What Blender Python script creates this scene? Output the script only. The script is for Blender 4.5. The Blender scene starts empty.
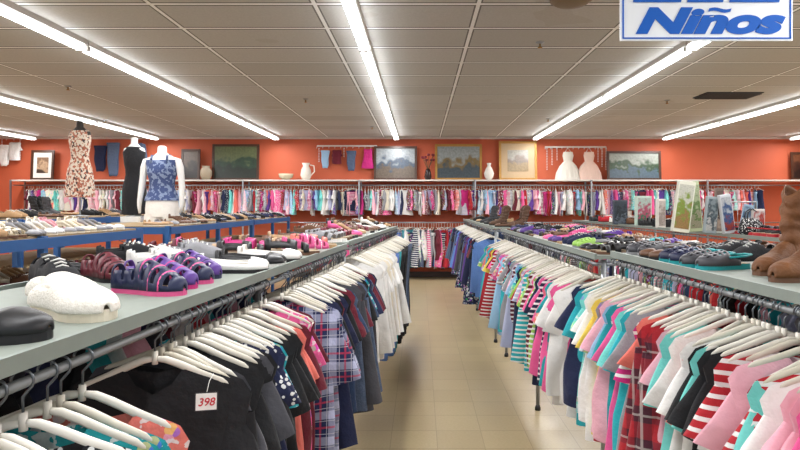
import bpy, math, random
from mathutils import Vector, Matrix
R = random.Random(7)
sc = bpy.context.scene
sc.view_settings.view_transform = 'Standard'
COL = sc.collection
pi = math.pi

# ------------------------------------------------------------------ helpers
def lin(h):
    h = h.lstrip('#')
    o = []
    for i in (0, 2, 4):
        c = int(h[i:i+2], 16)/255
        o.append(c/12.92 if c <= .04045 else ((c+.055)/1.055)**2.4)
    return (o[0], o[1], o[2], 1)

class NT:
    def __init__(s, name, rough=.6, metal=0.0, color=None):
        s.m = bpy.data.materials.new(name); s.m.use_nodes = True
        s.t = s.m.node_tree; s.b = s.t.nodes['Principled BSDF']
        s.b.inputs['Roughness'].default_value = rough
        s.b.inputs['Metallic'].default_value = metal
        if color: s.b.inputs['Base Color'].default_value = color
    def n(s, typ, **kw):
        nd = s.t.nodes.new(typ)
        for k, v in kw.items(): setattr(nd, k, v)
        return nd
    def l(s, a, b): s.t.links.new(a, b)
    def math(s, op, a, b=None, c=None):
        nd = s.n('ShaderNodeMath', operation=op)
        for i, x in enumerate((a, b, c)):
            if x is None: continue
            if isinstance(x, (int, float)): nd.inputs[i].default_value = x
            else: s.l(x, nd.inputs[i])
        return nd.outputs[0]
    def mix(s, f, a, b, blend='MIX'):
        nd = s.n('ShaderNodeMix', data_type='RGBA', blend_type=blend)
        def setx(i, x):
            if isinstance(x, (int, float, tuple)): nd.inputs[i].default_value = x
            else: s.l(x, nd.inputs[i])
        setx(0, f); setx(6, a); setx(7, b)
        return nd.outputs[2]
    def bump(s, h, st=.3, d=.01):
        nd = s.n('ShaderNodeBump'); nd.inputs['Strength'].default_value = st; nd.inputs['Distance'].default_value = d
        s.l(h, nd.inputs['Height']); s.l(nd.outputs[0], s.b.inputs['Normal'])
    def obj(s):
        return s.n('ShaderNodeTexCoord').outputs['Object']
    def noise(s, scale, vec=None, detail=3):
        nd = s.n('ShaderNodeTexNoise'); nd.inputs['Scale'].default_value = scale; nd.inputs['Detail'].default_value = detail
        if vec is not None: s.l(vec, nd.inputs['Vector'])
        return nd.outputs[0]
    def base(s, x): s.l(x, s.b.inputs['Base Color'])

def plain(name, hexc, rough=.6, metal=0., nscale=30, var=.12, bump=0.0):
    m = NT(name, rough, metal)
    c = lin(hexc)
    n = m.noise(nscale, m.obj())
    d = tuple(x*(1-var) for x in c[:3])+(1,)
    m.base(m.mix(n, d, c))
    if bump: m.bump(n, bump, .005)
    return m.m

def cloth(pattern):
    m = NT('cloth_'+pattern, .9)
    oi = m.n('ShaderNodeObjectInfo'); col = oi.outputs['Color']
    co = m.obj(); sep = m.n('ShaderNodeSeparateXYZ'); m.l(co, sep.inputs[0])
    X, Z = sep.outputs[0], sep.outputs[2]
    fine = m.noise(14, co, 4)
    white = (.8, .8, .78, 1)
    def fr(a, k, off=0.): return m.math('FRACT', m.math('ADD', m.math('MULTIPLY', a, k), off))
    if pattern == 'plain': c = col
    elif pattern == 'stripe':
        c = m.mix(m.math('GREATER_THAN', fr(Z, 34.), .62), col, white)
    elif pattern == 'darkstripe':
        c = m.mix(m.math('GREATER_THAN', fr(Z, 16.), .55), col, (.02, .02, .03, 1))
    elif pattern == 'plaid':
        a = m.math('GREATER_THAN', fr(X, 11.), .32)
        b = m.math('GREATER_THAN', fr(Z, 11.), .32)
        c = m.mix(m.math('MULTIPLY', m.math('ADD', a, b), .5), col, (.012, .02, .085, 1))
        t1 = m.math('GREATER_THAN', fr(X, 11., .28), .92); t2 = m.math('GREATER_THAN', fr(Z, 11., .28), .92)
        c = m.mix(m.math('MULTIPLY', m.math('MAXIMUM', t1, t2), .7), c, (.5, .03, .08, 1))
        t1 = m.math('GREATER_THAN', fr(X, 22., .1), .94); t2 = m.math('GREATER_THAN', fr(Z, 22., .1), .94)
        c = m.mix(m.math('MULTIPLY', m.math('MAXIMUM', t1, t2), .5), c, (.7, .7, .75, 1))
    elif pattern == 'redplaid':
        a = m.math('GREATER_THAN', fr(X, 10.), .5)
        b = m.math('GREATER_THAN', fr(Z, 10.), .5)
        c = m.mix(m.math('MULTIPLY', m.math('ADD', a, b), .42), col, (.012, .014, .03, 1))
        t1 = m.math('GREATER_THAN', fr(X, 10., .25), .93); t2 = m.math('GREATER_THAN', fr(Z, 10., .25), .93)
        c = m.mix(m.math('MULTIPLY', m.math('MAXIMUM', t1, t2), .45), c, (.7, .65, .6, 1))
    elif pattern == 'dots':
        v = m.n('ShaderNodeTexVoronoi'); v.inputs['Scale'].default_value = 62; m.l(co, v.inputs['Vector'])
        c = m.mix(m.math('LESS_THAN', v.outputs['Distance'], .34), col, white)
    elif pattern == 'floral':
        v = m.n('ShaderNodeTexVoronoi'); v.inputs['Scale'].default_value = 30; m.l(co, v.inputs['Vector'])
        vc = m.mix(.5, v.outputs['Color'], col)
        c = m.mix(m.math('LESS_THAN', v.outputs['Distance'], .38), col, vc)
        c = m.mix(m.math('MULTIPLY', m.math('GREATER_THAN', m.noise(34, co), .6), .7), c, white)
    elif pattern == 'muted':
        n1 = m.noise(22, co, 2); n2 = m.noise(31, co, 1)
        c = m.mix(m.math('GREATER_THAN', n1, .56), col, (.05, .04, .04, 1))
        c = m.mix(m.math('GREATER_THAN', n2, .5), c, (.68, .58, .46, 1))
    elif pattern == 'washed':
        c = m.mix(m.math('MULTIPLY', m.math('GREATER_THAN', m.noise(24, co, 3), .54), .45), col, (.45, .55, .72, 1))
    elif pattern == 'denim':
        c = m.mix(m.math('MULTIPLY', m.noise(160, co, 2), .35), col, (.4, .5, .65, 1))
    c2 = m.mix(m.math('MULTIPLY', fine, .25), c, m.mix(1.0, c, (.55, .55, .6, 1), 'MULTIPLY'))
    m.base(c2); m.bump(fine, .5, .03)
    m.b.inputs['Sheen Weight'].default_value = .1
    return m.m

def objcol(name, rough=.5, nscale=40, bump=.15):
    m = NT(name, rough)
    oi = m.n('ShaderNodeObjectInfo')
    n = m.noise(nscale, m.obj())
    m.base(m.mix(m.math('MULTIPLY', n, .3), oi.outputs['Color'], m.mix(1.0, oi.outputs['Color'], (.5, .5, .5, 1), 'MULTIPLY')))
    m.bump(n, bump, .004)
    return m.m

CL = {p: cloth(p) for p in ('plain', 'stripe', 'darkstripe', 'plaid', 'redplaid', 'dots', 'floral', 'denim', 'muted', 'washed')}
M_chrome = plain('chrome', '#a8acb0', .35, .85, 60, .1)
M_rail = plain('dull_rail', '#8c8f90', .5, .6, 60, .15)
M_wire = plain('hook_wire', '#6c7074', .35, .8, 60, .1)
_h = NT('ivory_plastic', .35); _n = _h.noise(20, _h.obj()); _oi = _h.n('ShaderNodeObjectInfo')
_h.base(_h.mix(_oi.outputs['Random'], _h.mix(_n, lin('#c4bca8'), lin('#d2cbba')), lin('#eae6dc'))); M_hang = _h.m
M_shelf = plain('grey_shelf', '#90988f', .6, .1, 25, .15)
M_edge = plain('shelf_edge_metal', '#8c968e', .5, .2, 25, .15)
M_wshelf = plain('white_shelf', '#d9d4cc', .5, 0, 20, .06)
M_matb = plain('tan_mat_board', '#bfa684', .7, 0, 20, .1)
M_blue = plain('blue_steel', '#2c5c96', .45, .2, 20, .15)
M_leather = objcol('shoe_upper', .42)
M_suede = objcol('shoe_fabric', .9, 90, .4)
_b = NT('creased_leather', .65); _oi = _b.n('ShaderNodeObjectInfo'); _co = _b.obj(); _n1 = _b.noise(18, _co, 6)
_b.base(_b.mix(_n1, _b.mix(1.0, _oi.outputs['Color'], (.3, .28, .26, 1), 'MULTIPLY'), _oi.outputs['Color'])); _b.bump(_n1, 1.0, .015); M_boot = _b.m
M_sole = objcol('shoe_sole', .6)
M_insole = plain('insole', '#a8967a', .8)
M_white = plain('white_enamel', '#e8e6e0', .45)
M_house = plain('fixture_enamel', '#c0bdb7', .5)
M_wood = plain('dark_wood_frame', '#4a2c1c', .4, 0, 30, .4)
M_gold = plain('gilded_frame', '#b98a45', .4, .4, 30, .3)
M_mann = plain('mannequin_white', '#e4e2de', .4)
M_black = plain('black_metal', '#16161a', .45)
M_glossobj = objcol('glazed', .15)
fz = NT('fluffy_fleece', 1.0); _n = fz.noise(160, fz.obj(), 5)
fz.base(fz.mix(_n, lin('#d8d0c2'), lin('#f6f3ec'))); fz.bump(_n, .6, .006); M_fluff = fz.m
em = NT('fluorescent_tube', .4, 0, (1, 1, 1, 1))
em.b.inputs['Emission Color'].default_value = (.95, .98, 1, 1); em.b.inputs['Emission Strength'].default_value = 11; M_tube = em.m

class MB:
    def __init__(s): s.v = []; s.f = []; s.mi = []; s.cur = 0
    def quadbox(s, c, d, rot=None):
        i = len(s.v)
        for z in (-1, 1):
            for (x, y) in ((-1, -1), (1, -1), (1, 1), (-1, 1)):
                p = Vector((x*d[0]/2, y*d[1]/2, z*d[2]/2))
                if rot: p = rot @ p
                s.v.append(tuple(p+Vector(c)))
        for f in ((0, 3, 2, 1), (4, 5, 6, 7), (0, 1, 5, 4), (1, 2, 6, 5), (2, 3, 7, 6), (3, 0, 4, 7)):
            s.f.append(tuple(i+k for k in f)); s.mi.append(s.cur)
        return s
    def rings(s, rings, closed=True, cap0=False, cap1=False):
        i0 = len(s.v); n = len(rings[0])
        for r in rings: s.v += [tuple(p) for p in r]
        for a in range(len(rings)-1):
            for b in range(n if closed else n-1):
                b2 = (b+1) % n
                s.f.append((i0+a*n+b, i0+a*n+b2, i0+(a+1)*n+b2, i0+(a+1)*n+b)); s.mi.append(s.cur)
        if cap0: s.f.append(tuple(i0+k for k in reversed(range(n)))); s.mi.append(s.cur)
        if cap1: s.f.append(tuple(i0+(len(rings)-1)*n+k for k in range(n))); s.mi.append(s.cur)
        return s
    def tube(s, path, r, n=8, sy=1.0, cap=True):
        P = [Vector(p) for p in path]; rr = []
        for k, p in enumerate(P):
            t = (P[min(k+1, len(P)-1)]-P[max(k-1, 0)]).normalized()
            up = Vector((0, 1, 0)) if abs(t.y) < .9 else Vector((0, 0, 1))
            a = t.cross(up).normalized(); b = a.cross(t).normalized()
            rad = r[k] if isinstance(r, (list, tuple)) else r
            rr.append([p+a*math.cos(2*pi*j/n)*rad+b*math.sin(2*pi*j/n)*rad*sy for j in range(n)])
        return s.rings(rr, True, cap, cap)
    def lathe(s, prof, n=20, c=(0, 0, 0)):
        return s.rings([[(c[0]+r*math.cos(2*pi*j/n), c[1]+r*math.sin(2*pi*j/n), c[2]+z) for j in range(n)] for r, z in prof], True, True, True)
    def mesh(s, name, mats, smooth=True):
        me = bpy.data.meshes.new(name); me.from_pydata(s.v, [], s.f)
        for m in (mats if isinstance(mats, list) else [mats]): me.materials.append(m)
        me.polygons.foreach_set('material_index', s.mi)
        me.polygons.foreach_set('use_smooth', [smooth]*len(s.f))
        me.update(); return me

def add(name, mesh, loc=(0, 0, 0), rot=(0, 0, 0), parent=None, color=None, scale=None):
    o = bpy.data.objects.new(name, mesh); COL.objects.link(o)
    o.location = loc; o.rotation_euler = rot
    if parent: o.parent = parent
    if color: o.color = color
    if scale: o.scale = scale
    return o
def tag(o, label, cat, group=None, kind=None):
    o['label'] = label; o['category'] = cat
    if group: o['group'] = group
    if kind: o['kind'] = kind
    return o
def box(name, c, d, mat, parent=None, smooth=False, bevel=0):
    me = MB().quadbox((0, 0, 0), d).mesh(name, mat, smooth)
    o = add(name, me, c, parent=parent)
    if bevel:
        b = o.modifiers.new('b', 'BEVEL'); b.width = bevel; b.segments = 2
    return o
def struct(o): o['kind'] = 'structure'; return o
def text_mesh(txt, size, extrude=.002, shear=0, offset=0, left=False):
    cu = bpy.data.curves.new('t', 'FONT'); cu.body = txt; cu.size = size; cu.extrude = extrude; cu.shear = shear; cu.offset = offset
    cu.align_x = 'LEFT' if left else 'CENTER'; cu.align_y = 'BOTTOM_BASELINE'
    o = bpy.data.objects.new('t', cu); COL.objects.link(o)
    bpy.context.view_layer.update()
    me = bpy.data.meshes.new_from_object(o.evaluated_get(bpy.context.evaluated_depsgraph_get()))
    bpy.data.objects.remove(o); return me

# ------------------------------------------------------------------ room
H = 3.05; WY = 13.1; XL = -11.; XR = 10.; YB = -3.
m = NT('floor_vinyl_tile', .22)
co = m.obj(); sp = m.n('ShaderNodeSeparateXYZ'); m.l(co, sp.inputs[0])
def gridline(m, s, size, w, off=0.):
    f = m.math('FRACT', m.math('DIVIDE', m.math('ADD', s, off), size)); return m.math('LESS_THAN', f, w/size)
g = m.math('MAXIMUM', gridline(m, sp.outputs[0], .305, .005), gridline(m, sp.outputs[1], .305, .008))
wn = m.n('ShaderNodeTexWhiteNoise', noise_dimensions='2D')
fl = m.n('ShaderNodeVectorMath', operation='FLOOR'); dv = m.n('ShaderNodeVectorMath', operation='SCALE'); dv.inputs['Scale'].default_value = 1/.305
m.l(co, dv.inputs[0]); m.l(dv.outputs[0], fl.inputs[0]); m.l(fl.outputs[0], wn.inputs['Vector'])
c = m.mix(m.noise(60, co, 5), lin('#a6946f'), lin('#beae8a'))
c = m.mix(m.math('MULTIPLY', wn.outputs['Value'], .3), c, lin('#968463'))
c = m.mix(m.math('MULTIPLY', g, .4), c, lin('#6a5a40')); m.base(c)
m.l(m.math('ADD', m.math('MULTIPLY', m.noise(3, co), .1), .25), m.b.inputs['Roughness'])
m.b.inputs['Specular IOR Level'].default_value = .5
M_floor = m.m
m = NT('acoustic_ceiling_tile', .9)
co = m.obj(); sp = m.n('ShaderNodeSeparateXYZ'); m.l(co, sp.inputs[0])
X = m.math('ADD', sp.outputs[0], .3)
g = m.math('MAXIMUM', gridline(m, X, 1.22, .03), gridline(m, sp.outputs[1], .61, .036))
gd = m.math('MAXIMUM', gridline(m, X, 1.22, .056, .013), gridline(m, sp.outputs[1], .61, .08, .022))
wn = m.n('ShaderNodeTexWhiteNoise', noise_dimensions='2D'); fx = m.n('ShaderNodeCombineXYZ')
m.l(m.math('FLOOR', m.math('DIVIDE', X, 1.22)), fx.inputs[0]); m.l(m.math('FLOOR', m.math('DIVIDE', sp.outputs[1], .61)), fx.inputs[1])
m.l(fx.outputs[0], wn.inputs['Vector'])
spk = m.noise(55, co, 5)
c = m.mix(spk, lin('#b0aeab'), lin('#d0cecb'))
c = m.mix(m.math('MULTIPLY', wn.outputs['Value'], .4), c, lin('#a09e9a'))
st = m.math('MULTIPLY', m.math('GREATER_THAN', m.noise(.9, co, 3), .66), .2)
c = m.mix(st, c, lin('#988c7c'))
c = m.mix(m.math('MULTIPLY', gd, .9), c, lin('#5e5c5a'))
c = m.mix(g, c, lin('#f6f6f6')); m.base(c)
M_ceil = m.m
m = NT('orange_painted_wall', .65)
n = m.noise(1.2, m.obj(), 4); m.base(m.mix(n, lin('#ba5535'), lin('#cb6543'))); m.bump(m.noise(90, m.obj()), .1, .003); M_wall = m.m
struct(box('floor', ((XL+XR)/2, (WY+YB)/2, -.05), (XR-XL, WY-YB, .1), M_floor))
struct(box('ceiling', ((XL+XR)/2, (WY+YB)/2, H+.05), (XR-XL, WY-YB, .1), M_ceil))
struct(box('wall_back', ((XL+XR)/2, WY+.05, H/2), (XR-XL, .1, H), M_wall))
struct(box('wall_left', (XL-.05, (WY+YB)/2, H/2), (.1, WY-YB, H), M_wall))
struct(box('wall_right', (XR+.05, (WY+YB)/2, H/2), (.1, WY-YB, H), M_wall))
struct(box('baseboard_back', ((XL+XR)/2, WY-.01, .06), (XR-XL, .02, .12), plain('dark_vinyl_base', '#3a2a22', .5)))
struct(box('trim_1', ((XL+XR)/2, WY-.012, H-.02), (XR-XL, .024, .04), plain('wall_angle', '#cfc8c0', .5)))

# ------------------------------------------------------------------ fluorescent fixtures
bm = MB(); L = 2.43
bm.rings([[(-.05, y, 0), (-.045, y, -.045), (-.015, y, -.065), (.015, y, -.065), (.045, y, -.045), (.05, y, 0)] for y in (-L/2, L/2)], True, True, True)
me_fix = bm.mesh('fixture_housing', M_house, False)
me_tube = MB().tube([(0, -L/2+.02, 0), (0, L/2-.02, 0)], .015, 10).mesh('tube', M_tube)
me_cap = MB().quadbox((0, 0, 0), (.11, .02, .045)).mesh('endcap', M_house, False)
def fixture(x, y):
    e = add('fluorescent_light_fixture', None, (x, y, H))
    tag(e, 'white twin-tube fluorescent strip light fixed to tiled ceiling', 'ceiling light', 'fluorescent strip lights on the ceiling')
    add('housing', me_fix, parent=e)
    for sx in (-.03, .03): add('fluorescent_tube', me_tube, (sx, 0, -.08), parent=e)
    for yy in (-L/2+.01, L/2-.01): add('tube_socket', me_cap, (0, yy, -.078), parent=e)
for x in (-8.2, -5.6, -3.05, -.5, 2.45, 5.2, 7.9):
    for k in range(5):
        fixture(x, 12.75-1.22-2.44*k)
    ld = bpy.data.lights.new('strip_lamp', 'AREA'); ld.shape = 'RECTANGLE'; ld.size = .09; ld.size_y = 14; ld.energy = 185; ld.color = (.98, .98, 1)
    lo = bpy.data.objects.new('strip_lamp', ld); lo.location = (x, 5.8, H-.115); COL.objects.link(lo)
w = bpy.data.worlds.new('w'); sc.world = w; w.use_nodes = True
w.node_tree.nodes['Background'].inputs[0].default_value = (.88, .94, 1, 1); w.node_tree.nodes['Background'].inputs[1].default_value = 1.1

for (x, y) in ((1.1, 5.5), (-1.6, 8.4), (2.2, 10.3), (-4.4, 7.5), (3.5, 8.5), (-.9, 11.3), (-5.5, 10.5)):
    e = add('fire_sprinkler', None, (x, y, H)); tag(e, 'small brass fire sprinkler head hanging from ceiling', 'sprinkler', 'sprinklers')
    add('escutcheon', MB().lathe([(.04, 0), (.04, -.006), (.012, -.015)], 16).mesh('esc', M_chrome), parent=e)
    add('sprinkler_head', MB().lathe([(.008, -.01), (.008, -.045), (.022, -.047), (.022, -.052)], 12).mesh('sh', M_gold), parent=e)
e = add('smoke_detector', None, (1.09, 4.33, H))
tag(e, 'round beige dome detector on ceiling tile', 'detector')
add('detector_body', MB().lathe([(.15, 0), (.15, -.02), (.11, -.045), (.04, -.055)], 24).mesh('db', plain('beige_dome', '#7c6a50', .5)), parent=e)
e = add('ceiling_vent', None, (4.15, 8.1, H)); tag(e, 'dark square air return grille in ceiling', 'vent')
b = MB(); b.quadbox((0, 0, -.006), (.75, .42, .012)); add('vent_plate', b.mesh('vp', M_black, False), parent=e)
b = MB()
for k in range(9): b.quadbox((0, -.18+k*.045, -.018), (.72, .006, .02))
add('louver', b.mesh('lv', plain('grille_grey', '#4a4744', .5), False), parent=e)

# ------------------------------------------------------------------ sign
e = add('hanging_sign', None, (1.43, 3.0, 2.375)); tag(e, 'white hanging board sign with blue Niños lettering and border', 'sign')
M_signw = plain('sign_white', '#f6faff', .5, 0, 10, .02); M_signb = plain('sign_blue', '#0060c8', .7, 0, 10, .05)
box('board', (0, 0, .25), (.86, .012, .5), M_signw, e)
b = MB()
for (c, d) in (((0, -.008, .012), (.84, .004, .007)), ((-.417, -.008, .25), (.007, .004, .476)), ((.417, -.008, .25), (.007, .004, .476)), ((0, -.008, .488), (.84, .004, .007))): b.quadbox(c, d)
add('border', b.mesh('border', M_signb, False), parent=e)
SZT = .2
def wid(t):
    me = text_mesh(t, SZT, 0, 0, 0, True); x = [v.co.x for v in me.vertices]; return max(x)
t = text_mesh('Ninos', SZT, .003, .3, .0105); W0 = wid('Ninos')
nc = (wid('Ni')+wid('Nin'))/2-W0/2+.004
b = MB()
ty = .130
rr = []
for k in range(9):
    q = k/8; x = nc-.038+.076*q+.3*ty; yy = ty+.006*math.sin(q*2*pi)
    rr.append([(x, yy-.010, .0032), (x+.004, yy+.010, .0032)])
b.rings(rr, False)
tm = b.mesh('tilde', M_signb, False)
t.materials.clear(); t.materials.append(M_signb)
add('lettering', t, (0.0, -.008, .042), (pi/2, 0, 0), e, scale=(1.46, .84, 1))
add('tilde', tm, (0.0, -.008, .042), (pi/2, 0, 0), e, scale=(1.46, .84, 1))
b = MB()
for (x0, x1) in ((-.37, -.13), (-.10, .08), (.11, .36)):
    i = len(b.v); b.v += [(x0, -.011, .19), (x1, -.011, .19), (x1+.03, -.011, .32), (x0+.03, -.011, .32)]; b.f.append((i, i+1, i+2, i+3)); b.mi.append(0)
add('lettering_stroke', b.mesh('stroke', M_signb, False), parent=e)
for sx in (-.35, .35): add('hanging_wire', MB().tube([(sx, 0, .5), (sx, 0, H-2.375)], .002, 6).mesh('hw', M_wire), parent=e)

# ------------------------------------------------------------------ garments
def g_tee(hw=.2, length=.62, sl=.17, nr=.09, thick=.03, seed=0, sdir=(.3, -.95), flare=1.0, rows=14, N=40, dip=.07):
    r = random.Random(seed); ph = [r.uniform(0, 6.28) for _ in range(8)]
    b = MB(); rings = []
    tw = r.uniform(-.18, .18)
    for k in range(rows+1):
        v = (k/rows)**1.25; ring = []
        w = hw*(1-.1*math.sin(min(v*1.5, 1)*pi))*(1+(flare-1)*v*v)*(1-.05*v)
        th = thick*min(1, (v*5)**.6)*(1+.4*v)
        for j in range(N):
            a = 2*pi*j/N; cx = math.cos(a); sy = math.sin(a)
            x = w*math.copysign(abs(cx)**.85, cx)
            if abs(x) < nr:
                q = 1-(x/nr)**2
                tz = .010-.36*nr-(dip if sy < 0 else .025)*q
            else: tz = .010-.36*abs(x)-1.2*max(0, abs(x)-hw*.9)
            y = th*sy
            if v == 0 and abs(x) < nr: y = .016*math.copysign(min(1, abs(sy)*1.5), sy)*(1-(x/nr)**2)
            fold = .013*math.sin(x*30+ph[0]+v*3)+.007*math.sin(x*55+ph[1]-v*4)+.008*math.sin((x*20+v*12)+ph[4])
            y += fold*min(1, v*2.0)*(1 if sy > 0 else .85)
            y += .03*v*math.sin(v*3+ph[5])
            z = tz*(1-v)+(-length+.006*math.sin(x*16+ph[2])+.008*sy+.04*x*math.sin(ph[6]))*v
            ta = tw*v; x2 = x*math.cos(ta)-y*math.sin(ta); y2 = x*math.sin(ta)+y*math.cos(ta)
            ring.append((x2+.012*v*math.sin(v*5+ph[3]), y2, z))
        rings.append(ring)
    b.rings(rings)
    if sl > 0:
        for sg in (-1, 1):
            dx, dz = sdir; dx += r.uniform(-.1, .12); n = math.hypot(dx, dz); dx /= n; dz /= n; px, pz = -dz, dx
            rr = []
            ks = 7 if sl < .3 else 10
            sway = r.uniform(-.025, .025)
            for k in range(ks+1):
                q = k/ks; cx = hw-.066+dx*sl*q; cz = -.36*hw-.066+dz*sl*q
                hwid = ((.06+.02*math.sin(q*1.5)) if sl < .3 else .066-.02*q)*(hw/.2); ty = .012+.014*min(1, q*1.6)
                rr.append([(sg*(cx+abs(px)*hwid*math.cos(t)), ty*math.sin(t)+sway*q*q+.008*q*math.sin(q*5+ph[0]+sg)+.004*q*math.sin(t*3+ph[2]+sg), cz+abs(pz)*hwid*math.cos(t)+.003*q*math.sin(t*2+ph[1])) for t in [2*pi*j/18 for j in range(18)]])
            b.rings(rr)
    return b
def g_pants(seed=0, w=.17, length=.9):
    r = random.Random(seed); b = MB()
    for i, oy in enumerate((-.013, .015)):
        rr = []
        for k in range(11):
            v = k/10; ww = (w*(1-.35*v))
            L2 = length-(.03*i)
            rr.append([(ww*math.copysign(abs(math.cos(t))**.7, math.cos(t))+.01*i+.008*math.sin(v*8+i), oy*(1+v*.6)+.013*math.sin(t)*(.6 if k == 0 else 1)+.008*math.sin(v*7+i*2+seed), -.075-v*L2+.01*math.sin(t*2)*v) for t in [2*pi*j/18 for j in range(18)]])
        b.rings(rr, True, True, True)
    rr = [[(w*1.03*math.copysign(abs(math.cos(t))**.6, math.cos(t)), .034*math.sin(t), z) for t in [2*pi*j/18 for j in range(18)]] for z in (-.07, -.11)]
    b.rings(rr, True, False, False)
    return b
SH = {}
def builder(shape, seed):
    if shape == 't_shirt': return g_tee(.205, .60+.02*(seed % 4), .15, .075, seed=seed)
    if shape == 'blouse': return g_tee(.2, .6, .11, .10, seed=seed, dip=.1, flare=1.12)
    if shape == 'long_sleeve_shirt': return g_tee(.215, .68, .5, .065, seed=seed, sdir=(.17, -.98))
    if shape == 'checked_shirt': return g_tee(.225, .66, .2, .06, seed=seed, sdir=(.3, -.95))
    if shape == 'dress': return g_tee(.18, .85, .0, .11, seed=seed, dip=.1, flare=1.5, thick=.03)
    if shape == 'trousers': return g_pants(seed)
    if shape == 'kids_shirt': return g_tee(.15, .46, .12, .07, seed=seed, rows=5, N=14)
    if shape == 'kids_dress': return g_tee(.12, .55, 0.0, .07, seed=seed, rows=5, N=14, flare=1.6)
    if shape == 'kids_trousers': return g_pants(seed, .12, .5)
def gmesh(shape, pat, seed):
    k = (shape, pat, seed)
    if k not in SH: SH[k] = builder(shape, seed).mesh(shape, CL[pat])
    return SH[k]
def gcolor(hexc):
    c = lin(hexc); j = R.uniform(.85, 1.05); return (min(1, c[0]*j), min(1, c[1]*j), min(1, c[2]*j), 1)
NAMES = {'t_shirt': 'short-sleeved t-shirt', 'blouse': 'wide-necked blouse', 'long_sleeve_shirt': 'long-sleeved shirt', 'checked_shirt': 'short-sleeved button shirt', 'dress': 'sleeveless dress', 'trousers': 'folded trousers', 'kids_shirt': "child's shirt", 'kids_dress': "child's dress", 'kids_trousers': "child's trousers"}
PATN = {'plain': '', 'stripe': 'and white striped', 'darkstripe': 'and black striped', 'plaid': 'and navy plaid', 'redplaid': 'plaid', 'dots': 'white-dotted', 'floral': 'floral print', 'denim': 'denim', 'washed': 'faded', 'muted': 'mottled'}
CATS = {'t_shirt': 't-shirt', 'blouse': 'blouse', 'long_sleeve_shirt': 'shirt', 'checked_shirt': 'shirt', 'dress': 'dress', 'trousers': 'trousers', 'kids_shirt': "child's shirt", 'kids_dress': "child's dress", 'kids_trousers': "child's trousers"}
C = {'coral': '#ee7a6c', 'pink': '#ef5f9c', 'light pink': '#f5b6c4', 'white': '#f0eeea', 'aqua': '#7cdcd4', 'teal': '#1a9aa0', 'navy': '#1c2448', 'black': '#17171b', 'red': '#b8222e', 'yellow': '#ecd258', 'blue': '#3a6fc0', 'pale blue': '#9cc4e4', 'grey': '#9a9a9e', 'dark grey': '#47474d', 'purple': '#5c3890', 'lavender': '#bcc0dc', 'green': '#3f8a54', 'lime': '#9ccc5a', 'cream': '#ece2cc', 'maroon': '#6c1a2c', 'indigo': '#2f4468', 'orange': '#ee8a3c', 'magenta': '#c8287c', 'olive': '#5c6040', 'turquoise': '#2cb8c4', 'brown': '#6c4a34', 'tan': '#b8946c', 'saddle brown': '#885428'}
def hanger_meshes():
    b = MB()
    for sg in (-1, 1):
        b.tube([(0, 0, .003), (sg*.025, 0, .0), (sg*.055, 0, -.012), (sg*.1, 0, -.033), (sg*.15, 0, -.053), (sg*.172, 0, -.066)], [.006, .0085, .009, .009, .008, .0045], 10, .65)
        b.tube([(sg*.172, 0, -.066), (sg*.165, 0, -.084), (sg*.145, 0, -.09), (0, 0, -.09)], .004, 6, .8)
    b.tube([(0, 0, -.01), (0, 0, .02)], .007, 8)
    body = b.mesh('hanger_body', M_hang)
    arc = [(0, 0, .015), (0, 0, .045), (.006, 0, .052)]
    for k in range(9):
        a = math.radians(-35+k*29); arc.append((.0175*math.cos(a), 0, .0715+.0175*math.sin(a)))
    hook = MB().tube(arc, .0024, 6).mesh('hook', M_wire)
    return body, hook
me_hb, me_hk = hanger_meshes()
def hang(x, y, zr, ang, shape, pat, cname, seed, group, hanger=True, k=1.0, swing=0):
    z = zr-.07*k
    g = add(shape, gmesh(shape, pat, seed), (x, y, z), (0, swing, ang), color=gcolor(C[cname]), scale=(k, k, k) if k != 1 else None)
    tag(g, f"{cname} {PATN[pat]} {NAMES[shape]} hanging on rail".replace('  ', ' '), CATS[shape], group)
    if hanger:
        z = zr-.07
        h = add('clothes_hanger', me_hb, (x, y, z), (0, swing, ang))
        tag(h, 'ivory plastic clothes hanger with grey wire hook', 'clothes hanger', 'ivory plastic hangers on the racks')
        add('hook', me_hk, parent=h)
    return g

def fill(p0, p1, zr, spacing, chooser, group, mean=0., jit=.1, gaps=(), **kw):
    p0 = Vector(p0); p1 = Vector(p1); L = (p1-p0).length; d = (p1-p0)/L; s = .02
    base = math.atan2(d.y, d.x)-pi/2+mean; i = 0
    while s < L:
        p = p0+d*s
        if not any(a < p.y < b_ for a, b_ in gaps):
            sh, pt, cn = chooser(p.x, p.y)
            hang(p.x, p.y, zr, base+max(-2*jit, min(2*jit, R.gauss(0, jit))), sh, pt, cn, R.randrange(6), group, swing=R.gauss(0, .04), **kw)
        s += spacing*R.choice((.55, .7, .9, 1.1, 1.5, 1.6)); i += 1

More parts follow.
